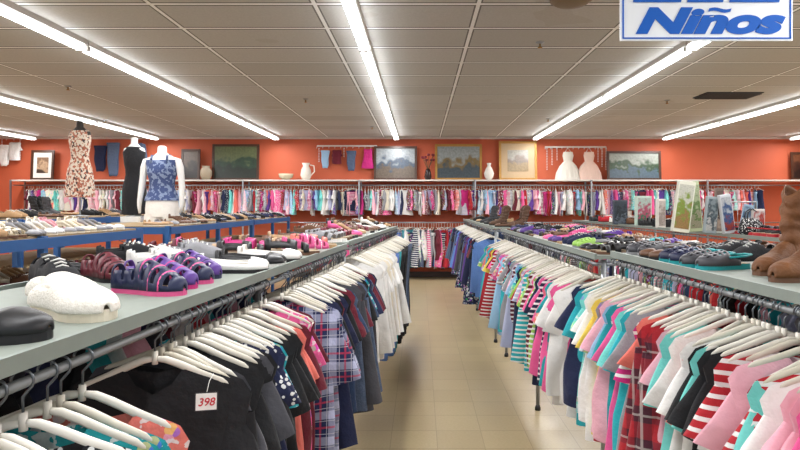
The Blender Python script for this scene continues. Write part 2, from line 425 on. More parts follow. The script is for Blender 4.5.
def rack(p0, p1, side, zr=1.24, depth=.6, name='clothing_rack', label='chrome double-rail clothing rack with grey top shelf'):
    p0 = Vector(p0); p1 = Vector(p1); L = (p1-p0).length
    e = add(name, None, (p0.x, p0.y, 0), (0, 0, math.atan2((p1-p0).y, (p1-p0).x)-pi/2)); tag(e, label, 'clothing rack')
    sx = side
    for xx in (0, sx*(depth+.06)):
        add('hanging_rail', MB().tube([(xx, 0, zr), (xx, L, zr)], .009, 10).mesh('rail', M_rail), parent=e)
    box('shelf', (sx*(depth/2), L/2, zr+.035), (depth, L, .018), M_shelf, e)
    b = MB(); b.quadbox((-sx*.004, L/2, zr+.038), (.012, L, .03)); b.quadbox((sx*(depth+.03), L/2, zr+.03), (.012, L, .045))
    add('shelf_lip', b.mesh('lip', M_edge, False), parent=e)
    n = max(2, int(L/1.5)+1)
    for k in range(n):
        y = .02+k*(L-.04)/(n-1)
        for xx in (0.04*sx, sx*(depth+.02)):
            add('upright', MB().tube([(xx, y, .03), (xx, y, zr+.02)], .014, 10).mesh('post', M_chrome), parent=e)
            add('foot', MB().lathe([(.022, 0), (.022, .02), (.014, .04)], 12, (xx, y, 0)).mesh('foot', M_black), parent=e)
        add('crossbar', MB().tube([(0, y, zr), (sx*(depth+.06), y, zr)], .009, 8).mesh('cb', M_chrome), parent=e)
        add('lower_crossbar', MB().tube([(sx*.04, y, .2), (sx*(depth+.02), y, .2)], .01, 8).mesh('cb2', M_chrome), parent=e)
    return e, L
ZR = 1.265; ZS = ZR+.044; ZN = 1.285; ZNS = ZN+.044
L1a, L1b = (-.655, .72), (-.46, 3.72)
L2a, L2b = (-.47, 3.98), (-.27, 7.0)
RNa, RNb = (.95, .95), (.91, 2.84)
R1a, R1b = (.86, 2.92), (.85, 6.2)
R2a, R2b = (.82, 6.8), (.80, 11.0)
rack(L1a, L1b, -1, ZR); rack(L2a, L2b, -1, ZR); rack(RNa, RNb, 1, ZN); rack(R1a, R1b, 1, ZR); rack(R2a, R2b, 1, ZR)
rack((2.62, 4.3), (2.6, 10.2), 1, ZR)
def pick(l): return R.choice(l)
def chL1(x, y):
    if y < 1.02: return pick([('blouse', 'dots', 'black'), ('t_shirt', 'plain', 'white'), ('t_shirt', 'stripe', 'teal')])
    if y < 1.08: return pick([('blouse', 'dots', 'black'), ('t_shirt', 'floral', 'teal')])
    if y < 1.36: return pick([('t_shirt', 'plain', 'coral'), ('blouse', 'floral', 'coral'), ('blouse', 'plain', 'light pink'), ('t_shirt', 'plain', 'light pink')])
    if y < 1.66: return pick([('t_shirt', 'plain', 'black'), ('long_sleeve_shirt', 'darkstripe', 'dark grey'), ('t_shirt', 'plain', 'dark grey'), ('long_sleeve_shirt', 'plain', 'black')])
    if y < 1.82: return pick([('blouse', 'floral', 'turquoise'), ('t_shirt', 'plain', 'turquoise'), ('blouse', 'dots', 'navy'), ('t_shirt', 'plain', 'navy')])
    if y < 2.2: return pick([('t_shirt', 'plain', 'pink'), ('blouse', 'plain', 'coral'), ('t_shirt', 'floral', 'light pink'), ('t_shirt', 'plain', 'black'), ('t_shirt', 'plain', 'maroon')])
    return pick([('t_shirt', 'plain', 'navy'), ('t_shirt', 'plain', 'black'), ('long_sleeve_shirt', 'plain', 'dark grey'), ('blouse', 'floral', 'teal'), ('t_shirt', 'plain', 'maroon'), ('t_shirt', 'plain', 'indigo'), ('long_sleeve_shirt', 'denim', 'indigo')])
def chL2(x, y):
    if y < 5.1: return pick([('t_shirt', 'plain', 'white'), ('long_sleeve_shirt', 'plain', 'cream'), ('long_sleeve_shirt', 'plain', 'white')])
    if y < 5.45: return pick([('trousers', 'denim', 'indigo'), ('t_shirt', 'plain', 'blue'), ('trousers', 'denim', 'blue')])
    if y < 5.65: return ('trousers', 'plain', 'teal')
    if y < 6.3: return ('trousers', 'plain', 'black')
    return pick([('trousers', 'denim', 'indigo'), ('trousers', 'plain', 'black'), ('trousers', 'plain', 'navy')])
brights = ['coral', 'pink', 'light pink', 'white', 'aqua', 'teal', 'turquoise', 'white', 'light pink', 'pale blue', 'yellow', 'lavender', 'grey', 'magenta', 'red', 'white', 'lime', 'navy', 'pink']
def chR1(x, y):
    sh = pick(['t_shirt', 't_shirt', 'blouse', 't_shirt'])
    if y < 1.5: return (sh, pick(['plain', 'plain', 'plain', 'stripe']), pick(['aqua', 'coral', 'light pink', 'white', 'red', 'aqua', 'pink']))
    if y < 1.62: return ('t_shirt', 'plain', 'black')
    if y < 1.86: return (sh, pick(['plain', 'plain', 'floral']), pick(['pink', 'white', 'light pink', 'coral', 'aqua']))
    if y < 2.0: return ('long_sleeve_shirt', 'redplaid', 'red')
    if y < 3.6: return (sh, pick(['plain', 'plain', 'plain', 'plain', 'plain', 'stripe', 'floral']), pick(brights))
    return (pick(['t_shirt', 't_shirt', 'long_sleeve_shirt', 'blouse']), pick(['plain', 'plain', 'plain', 'stripe', 'floral']), pick(['pink', 'red', 'teal', 'grey', 'turquoise', 'navy', 'lavender', 'yellow', 'maroon', 'light pink', 'pale blue', 'coral', 'indigo', 'lime']))
def chR2(x, y):
    return pick([('long_sleeve_shirt', 'denim', 'indigo'), ('long_sleeve_shirt', 'plain', 'navy'), ('t_shirt', 'plain', 'black'), ('long_sleeve_shirt', 'plain', 'purple'), ('long_sleeve_shirt', 'denim', 'blue'), ('t_shirt', 'plain', 'maroon'), ('long_sleeve_shirt', 'plain', 'dark grey'), ('dress', 'floral', 'navy')])
def chBack(x, y):
    return ('t_shirt', 'plain', pick(['navy', 'maroon', 'dark grey', 'light pink', 'teal', 'white', 'grey', 'black', 'red', 'lavender']))
GA = 'garments on the near aisle rack'
def lx(y): return L1a[0]+(y-L1a[1])/(L1b[1]-L1a[1])*(L1b[0]-L1a[0])
fill((L1a[0], L1a[1]+.1), (L1b[0], L1b[1]-.05), ZR, .038, chL1, GA, mean=.05, jit=.09, gaps=((1.18, 1.40), (2.08, 2.56)))
hang(lx(1.385), 1.385, ZR, .12, 't_shirt', 'plain', 'black', 0, GA, k=.93)
hang(lx(2.31)+.02, 2.31, ZR, .05, 'checked_shirt', 'plaid', 'lavender', 1, GA)
hang(lx(2.36)+.02, 2.36, ZR, .15, 'checked_shirt', 'plaid', 'lavender', 2, GA)
hang(lx(2.42)+.01, 2.42, ZR, .0, 'checked_shirt', 'plaid', 'lavender', 4, GA)
hang(lx(2.48), 2.48, ZR, -.1, 'long_sleeve_shirt', 'plain', 'navy', 3, GA)
hang(lx(2.12), 2.12, ZR, .15, 't_shirt', 'floral', 'pink', 3, GA, k=.88)
hang(lx(2.17), 2.17, ZR, .1, 't_shirt', 'plain', 'maroon', 3, GA, k=.88)
hang(lx(2.54), 2.54, ZR, .1, 't_shirt', 'plain', 'navy', 2, GA)
fill((L2a[0], L2a[1]+.05), (L2b[0], L2b[1]-.05), ZR, .055, chL2, 'white shirts and trousers on the aisle rack', mean=.06, jit=.1)
fill((RNa[0], RNa[1]+.1), (RNb[0], RNb[1]-.05), ZN, .037, chR1, 'bright tops on the near aisle rack', mean=-.05, jit=.1)
fill((R1a[0], R1a[1]+.05), (R1b[0], R1b[1]-.12), ZR, .043, chR1, 'bright tops on the long aisle rack', mean=-.06, jit=.1)
fill((R2a[0], R2a[1]+.05), (R2b[0], R2b[1]-.05), ZR, .07, chR2, 'dark jackets and shirts on the far rack', mean=-.1)
fill((RNa[0]+.66, RNa[1]+.3), (RNb[0]+.66, RNb[1]-.05), ZN, .075, chBack, 'garments on the outer rails')
fill((L1a[0]-.66, L1a[1]+.3), (L1b[0]-.66, L1b[1]-.05), ZR, .085, chBack, 'garments on the outer rails')
fill((2.62, 4.4), (2.6, 10.1), ZR, .09, chR1, 'tops on the second rack')
# price tag
e = add('price_tag', None, (-.472, 1.325, 1.118), (math.radians(-10), 0, .2), scale=(.85, .85, .85)); tag(e, 'white paper price tag with red handwritten number on black top', 'price tag')
box('tag_paper', (0, 0, 0), (.052, .001, .042), M_white, e)
box('tag_border', (0, .001, 0), (.058, .001, .048), M_black, e)
t = text_mesh('398', .028, .0003, .2, .0004); t.materials.clear(); t.materials.append(plain('red_ink', '#c02030', .5)); add('lettering', t, (0, -.001, -.01), (pi/2, 0, 0), e)
add('tag_string', MB().tube([(0, .001, .02), (.004, .02, .05), (.01, .05, .065)], .001, 5).mesh('string', M_white), parent=e)

# ------------------------------------------------------------------ shoes
def interp(tab, s):
    for (a, va), (b, vb) in zip(tab, tab[1:]):
        if s <= b:
            t = (s-a)/(b-a) if b > a else 0
            return va+(vb-va)*t
    return tab[-1][1]
WT = [(0, .12), (.02, .42), (.06, .6), (.12, .7), (.3, .7), (.5, .78), (.68, 1.0), (.8, .97), (.9, .76), (.96, .5), (.99, .25), (1, .1)]
def shoe_parts(kind):
    L = .26; W = .047; st = .02; parts = []
    hts = {'flat': [(0, .05), (.15, .052), (.5, .035), (.8, .032), (.97, .02), (1, .008)],
           'sneaker': [(0, .065), (.1, .072), (.35, .075), (.5, .085), (.65, .068), (.85, .045), (.97, .032), (1, .015)],
           'clog': [(0, .03), (.3, .045), (.5, .065), (.65, .056), (.85, .044), (.97, .03), (1, .018)],
           'sandal': [(0, .06), (.2, .065), (.4, .06), (.6, .05), (.8, .035), (1, .015)],
           'slipper': [(0, .035), (.15, .045), (.4, .058), (.6, .052), (.8, .04), (.95, .028), (1, .015)],
           'boot': [(0, .09), (.2, .095), (.4, .085), (.6, .055), (.85, .04), (.97, .028), (1, .015)]}
    base = {'pump': 'flat', 'sport_sandal': 'sneaker'}.get(kind, kind); HT = hts[base]
    heel = .055 if kind == 'pump' else 0
    if kind in ('clog', 'slipper'): W *= 1.1; st = .026
    if kind == 'boot': W *= .88
    def lift(s): return heel*max(0, min(1, (0.62-s)/.4)) if kind == 'pump' else 0
    na = 14
    SS = [0, .01, .03, .06]+[.1+.8*k/15 for k in range(16)]+[.93, .96, .985, 1.0]
    ns = len(SS)-1
    def keep(s, a, i, j):
        a = abs(a)
        if kind == 'pump' or kind == 'flat': return not (.06 < s < .74 and a < .66)
        if kind == 'sneaker': return not ((.06 < s < .34 and a < .6) or (.34 <= s < .68 and a < .22))
        if kind == 'sport_sandal': return not (.06 < s < .36 and a < .6) and (i % 3 != 0 or a > .9 or a < .12 or s > .93)
        if kind in ('clog',): return (s > .47 or (s > .28 and a > .7)) and not (s > .55 and s < .9 and a < .5 and i % 2 == 0 and j % 2 == 0)
        if kind == 'slipper': return not (.06 < s < .4 and a < .6)
        if kind == 'sandal': return (.44 < s < .56) or (.68 < s < .82) or (s < .1) or (.1 <= s <= .5 and .62 < a < .8)
        if kind == 'boot': return not (s < .34 and a < .85)
        return True
    v = []; f = []
    for s in SS:
        w = W*interp(WT, s); h = interp(HT, s)
        if kind == 'slipper': w *= 1.06
        for j in range(na+1):
            a = -1+2*j/na; t = a*pi/2
            v.append((w*math.copysign(abs(math.sin(t))**.85, t), -L/2+L*s, st*.7+lift(s)+h*max(0, math.cos(t))**.65))
    for i in range(ns):
        for j in range(na):
            if keep((SS[i]+SS[i+1])/2, -1+2*(j+.5)/na, i, j):
                f.append((i*(na+1)+j, (i+1)*(na+1)+j, (i+1)*(na+1)+j+1, i*(na+1)+j+1))
    up = MB(); up.v = v; up.f = f; up.mi = [0]*len(f)
    if kind == 'boot':
        rr = []
        for k in range(25):
            q = k/24; z = .06+.2*q; cr = .005*math.sin(q*30)*(1-q*.5); rx = .032+.010*q+cr; ry = .044+.012*q+cr; cy = -L/2+.056-.012*math.sin(q*3)-.045*q*q
            rr.append([(rx*math.cos(t)*(1+.09*math.sin(3*t+q*9)), cy+ry*math.sin(t)*(1+.08*math.sin(2*t+q*12)), z+.008*math.sin(t*2+q*9)+(.03*abs(math.cos(t))**2*(q**3))) for t in [2*pi*j/24 for j in range(24)]])
        up.rings(rr)
    mat = {'slipper': M_fluff, 'sneaker': M_suede, 'boot': M_boot}.get(kind, M_leather)
    me = up.mesh(kind+'_upper', mat); parts.append(('upper', me, 'u'))
    b = MB(); out = []
    for s in SS: out.append((W*interp(WT, s)*1.06, s))
    def ringz(fz):
        return [(w, -L/2-.002+(L+.004)*s, fz(s)) for w, s in out]+[(-w, -L/2-.002+(L+.004)*s, fz(s)) for w, s in reversed(out)]
    b.rings([ringz(lambda s: lift(s) if kind == 'pump' else 0.0), ringz(lambda s: st*(.5 if kind == 'pump' else 1)+lift(s))], True, False, False)
    n2 = len(SS)
    for off in (0, 2*n2):
        for i in range(n2-1):
            b.f.append((off+i, off+i+1, off+2*n2-2-i, off+2*n2-1-i)); b.mi.append(1 if off else 0)
    if kind == 'pump':
        b.rings([[(x*q, -L/2+.02+y*q, z) for x, y in ((-.02, -.012), (.02, -.012), (.02, .025), (-.02, .025))] for z, q in ((0, .5), (.03, .55), (.06, 1.1))], True, True, True)
    parts.append(('sole', b.mesh(kind+'_sole', [M_sole, M_insole], False), 's'))
    if kind == 'sneaker':
        b = MB()
        for k in range(5):
            y = -L/2+L*(.37+.07*k); z = st*.7+interp(HT, .37+.07*k)+.001
            b.tube([(-.016, y, z-.004), (0, y+.004, z+.002), (.016, y, z-.004)], .0028, 6)
        parts.append(('laces', b.mesh('laces', M_white), None))
        b = MB(); b.rings([[(x, -L/2+L*s, st*.7+interp(HT, s)+zz-.004*(x/.012)**2*.6) for x in (-.014, -.007, 0, .007, .014)] for s, zz in ((.3, .016), (.4, .001), (.5, -.003), (.68, -.003))], False)
        parts.append(('tongue', b.mesh('tongue', M_suede), 'u'))
    if kind == 'sport_sandal':
        b = MB()
        for s in (.5, .66, .8):
            h = interp(HT, s)+st*.7; w = W*interp(WT, s)
            b.tube([(w*math.sin(t)*1.02, -L/2+L*s, st*.7+(h-st*.7)*max(0, math.cos(t))**.65*1.02+.001) for t in [-pi/2+pi*k/10 for k in range(11)]], .004, 6)
        parts.append(('strap', b.mesh('strap', M_suede), 's'))
    if kind == 'clog':
        b = MB(); b.tube([(-.043, .0, .055), (-.04, -.09, .06), (-.02, -.135, .064), (.02, -.135, .064), (.04, -.09, .06), (.043, 0, .055)], .005, 6)
        parts.append(('heel_strap', b.mesh('strap', M_leather), 's'))
    if kind == 'slipper':
        b = MB(); pts = []
        for k in range(17):
            t = 2*pi*k/16; pts.append((.032*math.sin(t), -L/2+L*.22-.05*math.cos(t), .052))
        b.tube(pts, .009, 8); parts.append(('fleece_cuff', b.mesh('cuff', M_fluff), None))
    return parts
SP = {k: shoe_parts(k) for k in ('flat', 'sneaker', 'clog', 'sandal', 'slipper', 'boot', 'pump', 'sport_sandal')}
SN = {'flat': 'slip-on flat shoe', 'sneaker': 'lace-up sneaker', 'clog': 'rubber clog', 'sandal': 'strappy sandal', 'slipper': 'fluffy fleece slipper', 'boot': 'creased leather boot', 'pump': 'high-heeled pump', 'sport_sandal': 'closed-toe sport sandal'}
def shoe(kind, x, y, z, ang, cname, sole='cream', group=None, k=1.0, rx=0, ry=0, where='on shelf'):
    e = add({'flat': 'flat_shoe', 'pump': 'heeled_pump'}.get(kind, kind), None, (x, y, z), (rx, ry, ang), scale=(k, k, k))
    tag(e, f"{cname} {SN[kind]} with {sole} sole {where}", 'boot' if kind == 'boot' else 'shoe', group)
    for nm, me, c in SP[kind]:
        o = add(nm, me, parent=e, color=gcolor(C[cname]) if c == 'u' else (gcolor(C[sole]) if c == 's' else None))
        if nm == 'upper':
            md = o.modifiers.new('s', 'SOLIDIFY'); md.thickness = .004 if kind != 'slipper' else .008
            if kind == 'slipper':
                md = o.modifiers.new('ss', 'SUBSURF'); md.levels = md.render_levels = 1
    return e
def pair(kind, x, y, z, ang, cname, sole='cream', group=None, k=1.0, gap=.1):
    dx, dy = math.cos(ang)*gap*k/2, math.sin(ang)*gap*k/2
    shoe(kind, x-dx, y-dy, z, ang+R.uniform(-.1, .1), cname, sole, group, k)
    shoe(kind, x+dx, y+dy, z, ang+R.uniform(-.1, .1), cname, sole, group, k)
G1 = 'shoes on top of the aisle racks'
H2 = -pi/2
shoe('flat', -.82, 1.09, ZS, H2-.05, 'black', 'black', G1, 1.15)
shoe('flat', -1.0, 1.19, ZS, H2-.1, 'black', 'black', G1, 1.1)
shoe('slipper', -.765, 1.32, ZS, H2-.55, 'white', 'cream', G1, .98)
shoe('slipper', -.87, 1.46, ZS, H2-.62, 'white', 'cream', G1, .98)
shoe('sneaker', -1.0, 1.66, ZS, H2-.8, 'black', 'black', G1, .95)
shoe('sneaker', -1.10, 1.78, ZS, H2-.8, 'black', 'black', G1, .95)
shoe('sport_sandal', -.75, 1.66, ZS, H2-.35, 'navy', 'pink', G1, .92)
shoe('sport_sandal', -.77, 1.78, ZS, H2-.25, 'purple', 'magenta', G1, .92)
shoe('sport_sandal', -.76, 1.91, ZS, H2-.4, 'navy', 'pink', G1, .92)
shoe('sport_sandal', -.78, 2.03, ZS, H2-.3, 'purple', 'navy', G1, .92)
shoe('sport_sandal', -1.02, 1.95, ZS, H2-.6, 'maroon', 'black', G1, .92)
pair('flat', -1.14, 2.08, ZS, -1.1, 'black', 'black', G1)
pair('flat', -.69, 2.22, ZS, -1.35, 'white', 'black', G1, .95)
pair('sneaker', -.95, 2.24, ZS, -1.0, 'white', 'grey', G1, .95)
pair('sneaker', -1.14, 2.4, ZS, -1.0, 'black', 'black', G1)
pair('flat', -.68, 2.43, ZS, -1.45, 'black', 'white', G1)
pair('sneaker', -.95, 2.52, ZS, -1.0, 'grey', 'white', G1)
pair('flat', -.66, 2.65, ZS, -1.45, 'white', 'black', G1)
pair('sport_sandal', -1.1, 2.74, ZS, -1.3, 'maroon', 'pink', G1, .95)
pair('sandal', -.82, 2.84, ZS, -1.3, 'black', 'brown', G1)
pair('flat', -1.1, 2.98, ZS, -1.3, 'tan', 'brown', G1)
pair('sandal', -.64, 3.0, ZS, -1.3, 'black', 'brown', G1)
pair('sandal', -.88, 3.12, ZS, -1.4, 'magenta', 'brown', G1)
pair('sport_sandal', -.62, 3.24, ZS, -1.2, 'pink', 'white', G1, .9)
pair('flat', -1.1, 3.26, ZS, -1.4, 'grey', 'white', G1)
pair('sandal', -.86, 3.38, ZS, -1.4, 'brown', 'tan', G1)
pair('sandal', -.62, 3.5, ZS, -1.4, 'coral', 'tan', G1)
pair('flat', -.95, 3.62, ZS, -1.4, 'tan', 'brown', G1)
kinds = ['flat', 'flat', 'pump', 'sneaker', 'sandal', 'sandal']
for k in range(13):
    y = 4.1+k*.225; x = -.47+(y-3.98)*.066
    pair(pick(kinds), x-.18, y, ZS, H2+R.uniform(-.3, .3), pick(['pink', 'brown', 'black', 'tan', 'grey', 'brown', 'white', 'maroon']), pick(['brown', 'black', 'white']), G1)
    pair(pick(kinds), x-.44, y, ZS, H2+R.uniform(-.3, .3), pick(['pink', 'brown', 'black', 'tan', 'grey']), 'tan', G1)
G2 = 'shoes on the long aisle rack shelf'
shoe('boot', 1.18, 1.97, ZNS, 2.15, 'saddle brown', 'brown', G2, 1.0)
shoe('boot', 1.14, 1.79, ZNS, 2.0, 'saddle brown', 'brown', G2, 1.0)
near = [('clog', 'dark grey', 'teal'), ('sandal', 'brown', 'brown'), ('clog', 'black', 'grey'), ('clog', 'navy', 'teal'), ('sneaker', 'black', 'white'), ('sandal', 'black', 'brown'), ('flat', 'brown', 'black'), ('clog', 'black', 'black'), ('sandal', 'brown', 'black'), ('clog', 'dark grey', 'grey'), ('flat', 'black', 'tan'), ('sandal', 'black', 'tan')]
i = 0
for k in range(4):
    for j, x in enumerate((1.05, 1.27, 1.46)):
        if k == 0 and j == 1: i += 1; continue
        kd, c1, s1 = near[i]; i += 1
        pair(kd, x, 2.14+k*.19+.03*j, ZNS, 1.75+R.uniform(-.25, .25), c1, s1, G2, .82 if kd != 'clog' else .78)
cols = [('sandal', 'black', 'brown'), ('sandal', 'brown', 'brown'), ('sandal', 'black', 'tan'), ('flat', 'black', 'tan'), ('sandal', 'brown', 'black'), ('clog', 'purple', 'white'), ('clog', 'lime', 'grey'), ('flat', 'white', 'blue'), ('clog', 'teal', 'blue'), ('sneaker', 'navy', 'white')]
for k in range(16):
    y = 3.04+k*.198
    for j, x in enumerate((.98, 1.19, 1.38)):
        kd, c1, s1 = cols[(k*3+j) % 10] if k < 5 else (pick(['flat', 'clog', 'sandal', 'sneaker']), pick(['black', 'brown', 'navy', 'pink', 'grey', 'purple', 'tan', 'black']), pick(['brown', 'black', 'white']))
        pair(kd, x, y, ZS, 1.5+R.uniform(-.25, .25), c1, s1, G2, R.uniform(.72, .82))
for k in range(14):
    pair(pick(['flat', 'boot', 'sneaker', 'pump']), .98+.2*(k % 2), 6.95+k*.28, ZS, 1.5+R.uniform(-.3, .3), pick(['black', 'brown', 'dark grey', 'tan']), 'black', G2, .85)
G4 = 'shoes on the second rack shelf'
for k in range(16):
    pair(pick(['sport_sandal', 'clog', 'sneaker', 'pump', 'sneaker']), 2.8+.25*(k % 2), 5.8+k*.26, ZS, -1.4+R.uniform(-.3, .3), pick(['black', 'brown', 'tan', 'grey', 'red', 'white', 'black']), 'black', G4)
for k in range(5): pair('clog', 2.82, 4.4+k*.2, ZS, -1.4+R.uniform(-.2, .2), pick(['black', 'dark grey']), 'red', G4)

M_chip = plain('chipboard', '#9c8460', .8)
def blue_unit(x0, x1, y0, y1, tiers):
    e = add('shoe_shelving_unit', None, ((x0+x1)/2, (y0+y1)/2, 0)); tag(e, 'blue steel shelving unit stacked with rows of shoes', 'shelving unit')
    dx, dy = (x1-x0)/2, (y1-y0)/2
    for sx in (-dx, dx):
        for sy in (-dy, 0, dy):
            box('post', (sx, sy, tiers[0]/2), (.045, .045, tiers[0]), M_blue, e)
    for z in tiers:
        box('shelf_board', (0, 0, z-.012), (2*dx-.05, 2*dy, .024), M_chip, e)
        for sx in (-dx, dx): box('beam', (sx+(.024 if sx > 0 else -.024), 0, z-.045), (.02, 2*dy, .07), M_blue, e)
        for sy in (-dy, dy): box('end_beam', (0, sy, z-.045), (2*dx, .02, .07), M_blue, e)
G3 = 'rows of shoes on the blue shelving'
def shoes_row(x, y0, y1, z, cols, kinds, step=.105):
    y = y0
    while y < y1-.1:
        c = pick(cols); kd = pick(kinds); s = pick(['brown', 'black', 'cream', 'tan'])
        a = H2+R.uniform(-.25, .25)
        shoe(kd, x+R.uniform(-.02, .02), y, z, a, c, s, G3, .92); shoe(kd, x+R.uniform(-.02, .02), y+step*.92, z, a, c, s, G3, .92)
        y += step*2
for (y0, y1) in ((2.6, 5.35), (5.95, 8.9), (8.95, 11.4)):
    blue_unit(-3.6, -2.5, y0, y1, [1.35, 1.0, .5])
lightc = ['white', 'tan', 'cream', 'grey', 'white', 'tan', 'brown', 'cream', 'light pink']
K3 = ['flat', 'pump', 'sneaker', 'pump', 'sandal']
for x in (-2.64, -2.89, -3.14, -3.39): shoes_row(x, 3.55+(-2.64-x)*1.2, 5.32, 1.35, lightc, K3)
dk = ['brown', 'black', 'tan', 'grey', 'maroon', 'navy', 'black', 'brown']
shoes_row(-2.66, 3.0, 5.3, 1.0, ['brown', 'black', 'tan', 'maroon'], ['flat', 'pump', 'sneaker'])
shoes_row(-2.93, 3.3, 5.3, 1.0, ['brown', 'black', 'tan', 'cream'], ['sneaker', 'pump'])
for x in (-2.64, -2.9, -3.16): shoes_row(x, 6.0 if x > -2.8 else 7.05, 8.85, 1.35, dk, ['flat', 'sneaker', 'pump'])
for x in (-2.64, -2.9): shoes_row(x, 9.0, 11.3, 1.35, dk, ['sneaker', 'pump'])
blue_unit(-5.6, -4.0, 6.0, 9.4, [1.42, .9])
for k in range(18):
    if abs(6.2+k*.16-7.5) < .25: continue
    pair(pick(['boot', 'flat', 'pump', 'sneaker', 'sneaker']), -4.2-.35*(k % 4), 6.2+k*.16, 1.42, -1.57+R.uniform(-.4, .4), pick(['black', 'brown', 'dark grey', 'black', 'black', 'tan']), 'black', G3, .9)
for k in range(6): pair('sneaker', -4.75-.2*(k % 3), 6.15+.14*k, 1.42, -1.57, pick(['black', 'dark grey']), 'black', G3, 1.0)

# ------------------------------------------------------------------ mannequins
def ell(cx, cz, rx, ry, n=24, cy=0): return [(cx+rx*math.cos(2*pi*j/n), cy+ry*math.sin(2*pi*j/n), cz) for j in range(n)]
BODY = [(0, .10, .09), (.04, .165, .10), (.16, .178, .115), (.24, .165, .105), (.34, .125, .085), (.42, .128, .09), (.52, .155, .118), (.58, .16, .105), (.64, .175, .09), (.68, .16, .07), (.71, .09, .055), (.74, .052, .05), (.80, .048, .046), (.815, .03, .03)]
def body_mesh(arms, mat=None):
    b = MB(); b.rings([ell(0, z, rx, ry) for z, rx, ry in BODY], True, True, True)
    if arms:
        for sg in (-1, 1):
            b.tube([(sg*.13, 0, .655), (sg*.175, 0, .64), (sg*.2, 0, .57), (sg*.215, .0, .45), (sg*.225, -.01, .36), (sg*.235, -.04, .2), (sg*.235, -.05, .14), (sg*.225, -.06, .06)], [.035, .045, .042, .036, .034, .027, .022, .012], 12)
    return b.mesh('mannequin_body', mat or M_mann)
def shell(z0, z1, grow, flare=0, n=12, mat=None):
    b = MB(); rr = []
    for k in range(n+1):
        z = z0+(z1-z0)*k/n
        rx = interp([(a, r) for a, r, _ in BODY], max(0, z)); ry = interp([(a, r) for a, _, r in BODY], max(0, z))
        if z < .16: rx = .178; ry = .115
        fl = flare*max(0, (.3-z)); rr.append([(p[0]*(1+.03*math.sin(j*2.1)*max(0, .3-z)*2), p[1]*(1+.08*math.sin(j*1.7)*max(0, .3-z)*2), p[2]) for j, p in enumerate(ell(0, z, rx+grow+fl, ry+grow+fl, 32))])
    b.rings(rr); return b.mesh('shell', mat)
def mannequin(loc, arms, label, stand, mat=None):
    e = add('mannequin', None, loc); tag(e, label, 'mannequin')
    add('body', body_mesh(arms, mat), (0, 0, stand), parent=e)
    b = MB(); b.lathe([(.13, 0), (.13, .01), (.02, .02)], 24); b.tube([(0, 0, .01), (0, 0, stand+.02)], .012, 10)
    add('stand', b.mesh('stand', M_chrome), parent=e)
    return e
e = mannequin((-2.9, 6.75, 1.35), True, 'white headless mannequin torso wearing blue patterned tank top and white shorts', .06)
add('tank_top', shell(.2, .655, .012, .1, mat=CL['washed']), (0, 0, .06), parent=e, color=lin('#3c4c78'))
for sg in (-1, 1):
    add('strap', MB().tube([(sg*.09, -.1, .62), (sg*.085, -.07, .70), (sg*.08, .0, .715), (sg*.085, .07, .69), (sg*.09, .09, .62)], .012, 8).mesh('st', CL['washed']), (0, 0, .06), parent=e, color=lin('#3c4c78'))
b = MB()
b.rings([ell(0, .24, .172, .118), ell(0, .1, .185, .125), ell(0, .02, .18, .12)])
for sg in (-1, 1): b.rings([ell(sg*.09, .05, .098, .115), ell(sg*.095, -.06, .1, .11)])
add('shorts', b.mesh('shorts', CL['plain']), (0, 0, .06), parent=e, color=lin('#eeeae2'))
M_dform = plain('dark_dress_form', '#2c2620', .7)
e = mannequin((-3.57, 7.5, 1.42), False, 'black sleeveless dress displayed on headless mannequin on shelf', .15)
box('plinth', (0, 0, -.035), (.3, .3, .07), M_white, e)
add('dress', shell(-.12, .70, .01, .02, mat=CL['plain']), (0, 0, .15), parent=e, color=lin('#101014'))
e.scale = (.78, .8, 1.02)
e = mannequin((-4.25, 7.5, 1.42), False, 'dark headless dress form wearing beige and red patterned dress', .38, M_dform)
add('dress', shell(-.14, .69, .01, .1, mat=CL['muted']), (0, 0, .38), parent=e, color=lin('#a8644c'))
e.scale = (.78, .8, 1.0)

# ------------------------------------------------------------------ far wall shelf + rails
SZ = 2.09; x = -8.6; FY = 12.72
while x < 7.3:
    e = add('display_shelf', None, (x, FY, 0)); tag(e, 'long white wall shelf with hanging rails on chrome brackets', 'shelf', 'wall shelves with rails')
    box('shelf_board', (1.2, .12, SZ), (2.42, .44, .03), M_wshelf, e)
    add('hanging_rail', MB().tube([(0, 0, SZ-.1), (2.44, 0, SZ-.1)], .014, 8).mesh('r', M_chrome), parent=e)
    add('lower_hanging_rail', MB().tube([(0, 0, 1.2), (2.44, 0, 1.2)], .014, 8).mesh('r', M_chrome), parent=e)
    box('upright', (0, .34, 1.05), (.03, .03, 2.1), M_chrome, e)
    box('upright', (0, -.12, 1.05), (.03, .03, 2.1), M_chrome, e)
    for z in (SZ-.1, 1.2): add('bracket', MB().tube([(0, -.1, z), (0, .34, z)], .01, 6).mesh('br', M_chrome), parent=e)
    x += 2.44
def chK(x, y):
    return (pick(['kids_shirt', 'kids_shirt', 'kids_dress', 'kids_trousers']), pick(['plain', 'plain', 'plain', 'floral', 'dots', 'stripe']), pick(['pink', 'light pink', 'white', 'white', 'red', 'magenta', 'aqua', 'purple', 'lavender', 'cream', 'coral', 'navy', 'light pink', 'white', 'maroon', 'pale blue', 'grey']))
hang_b = MB()
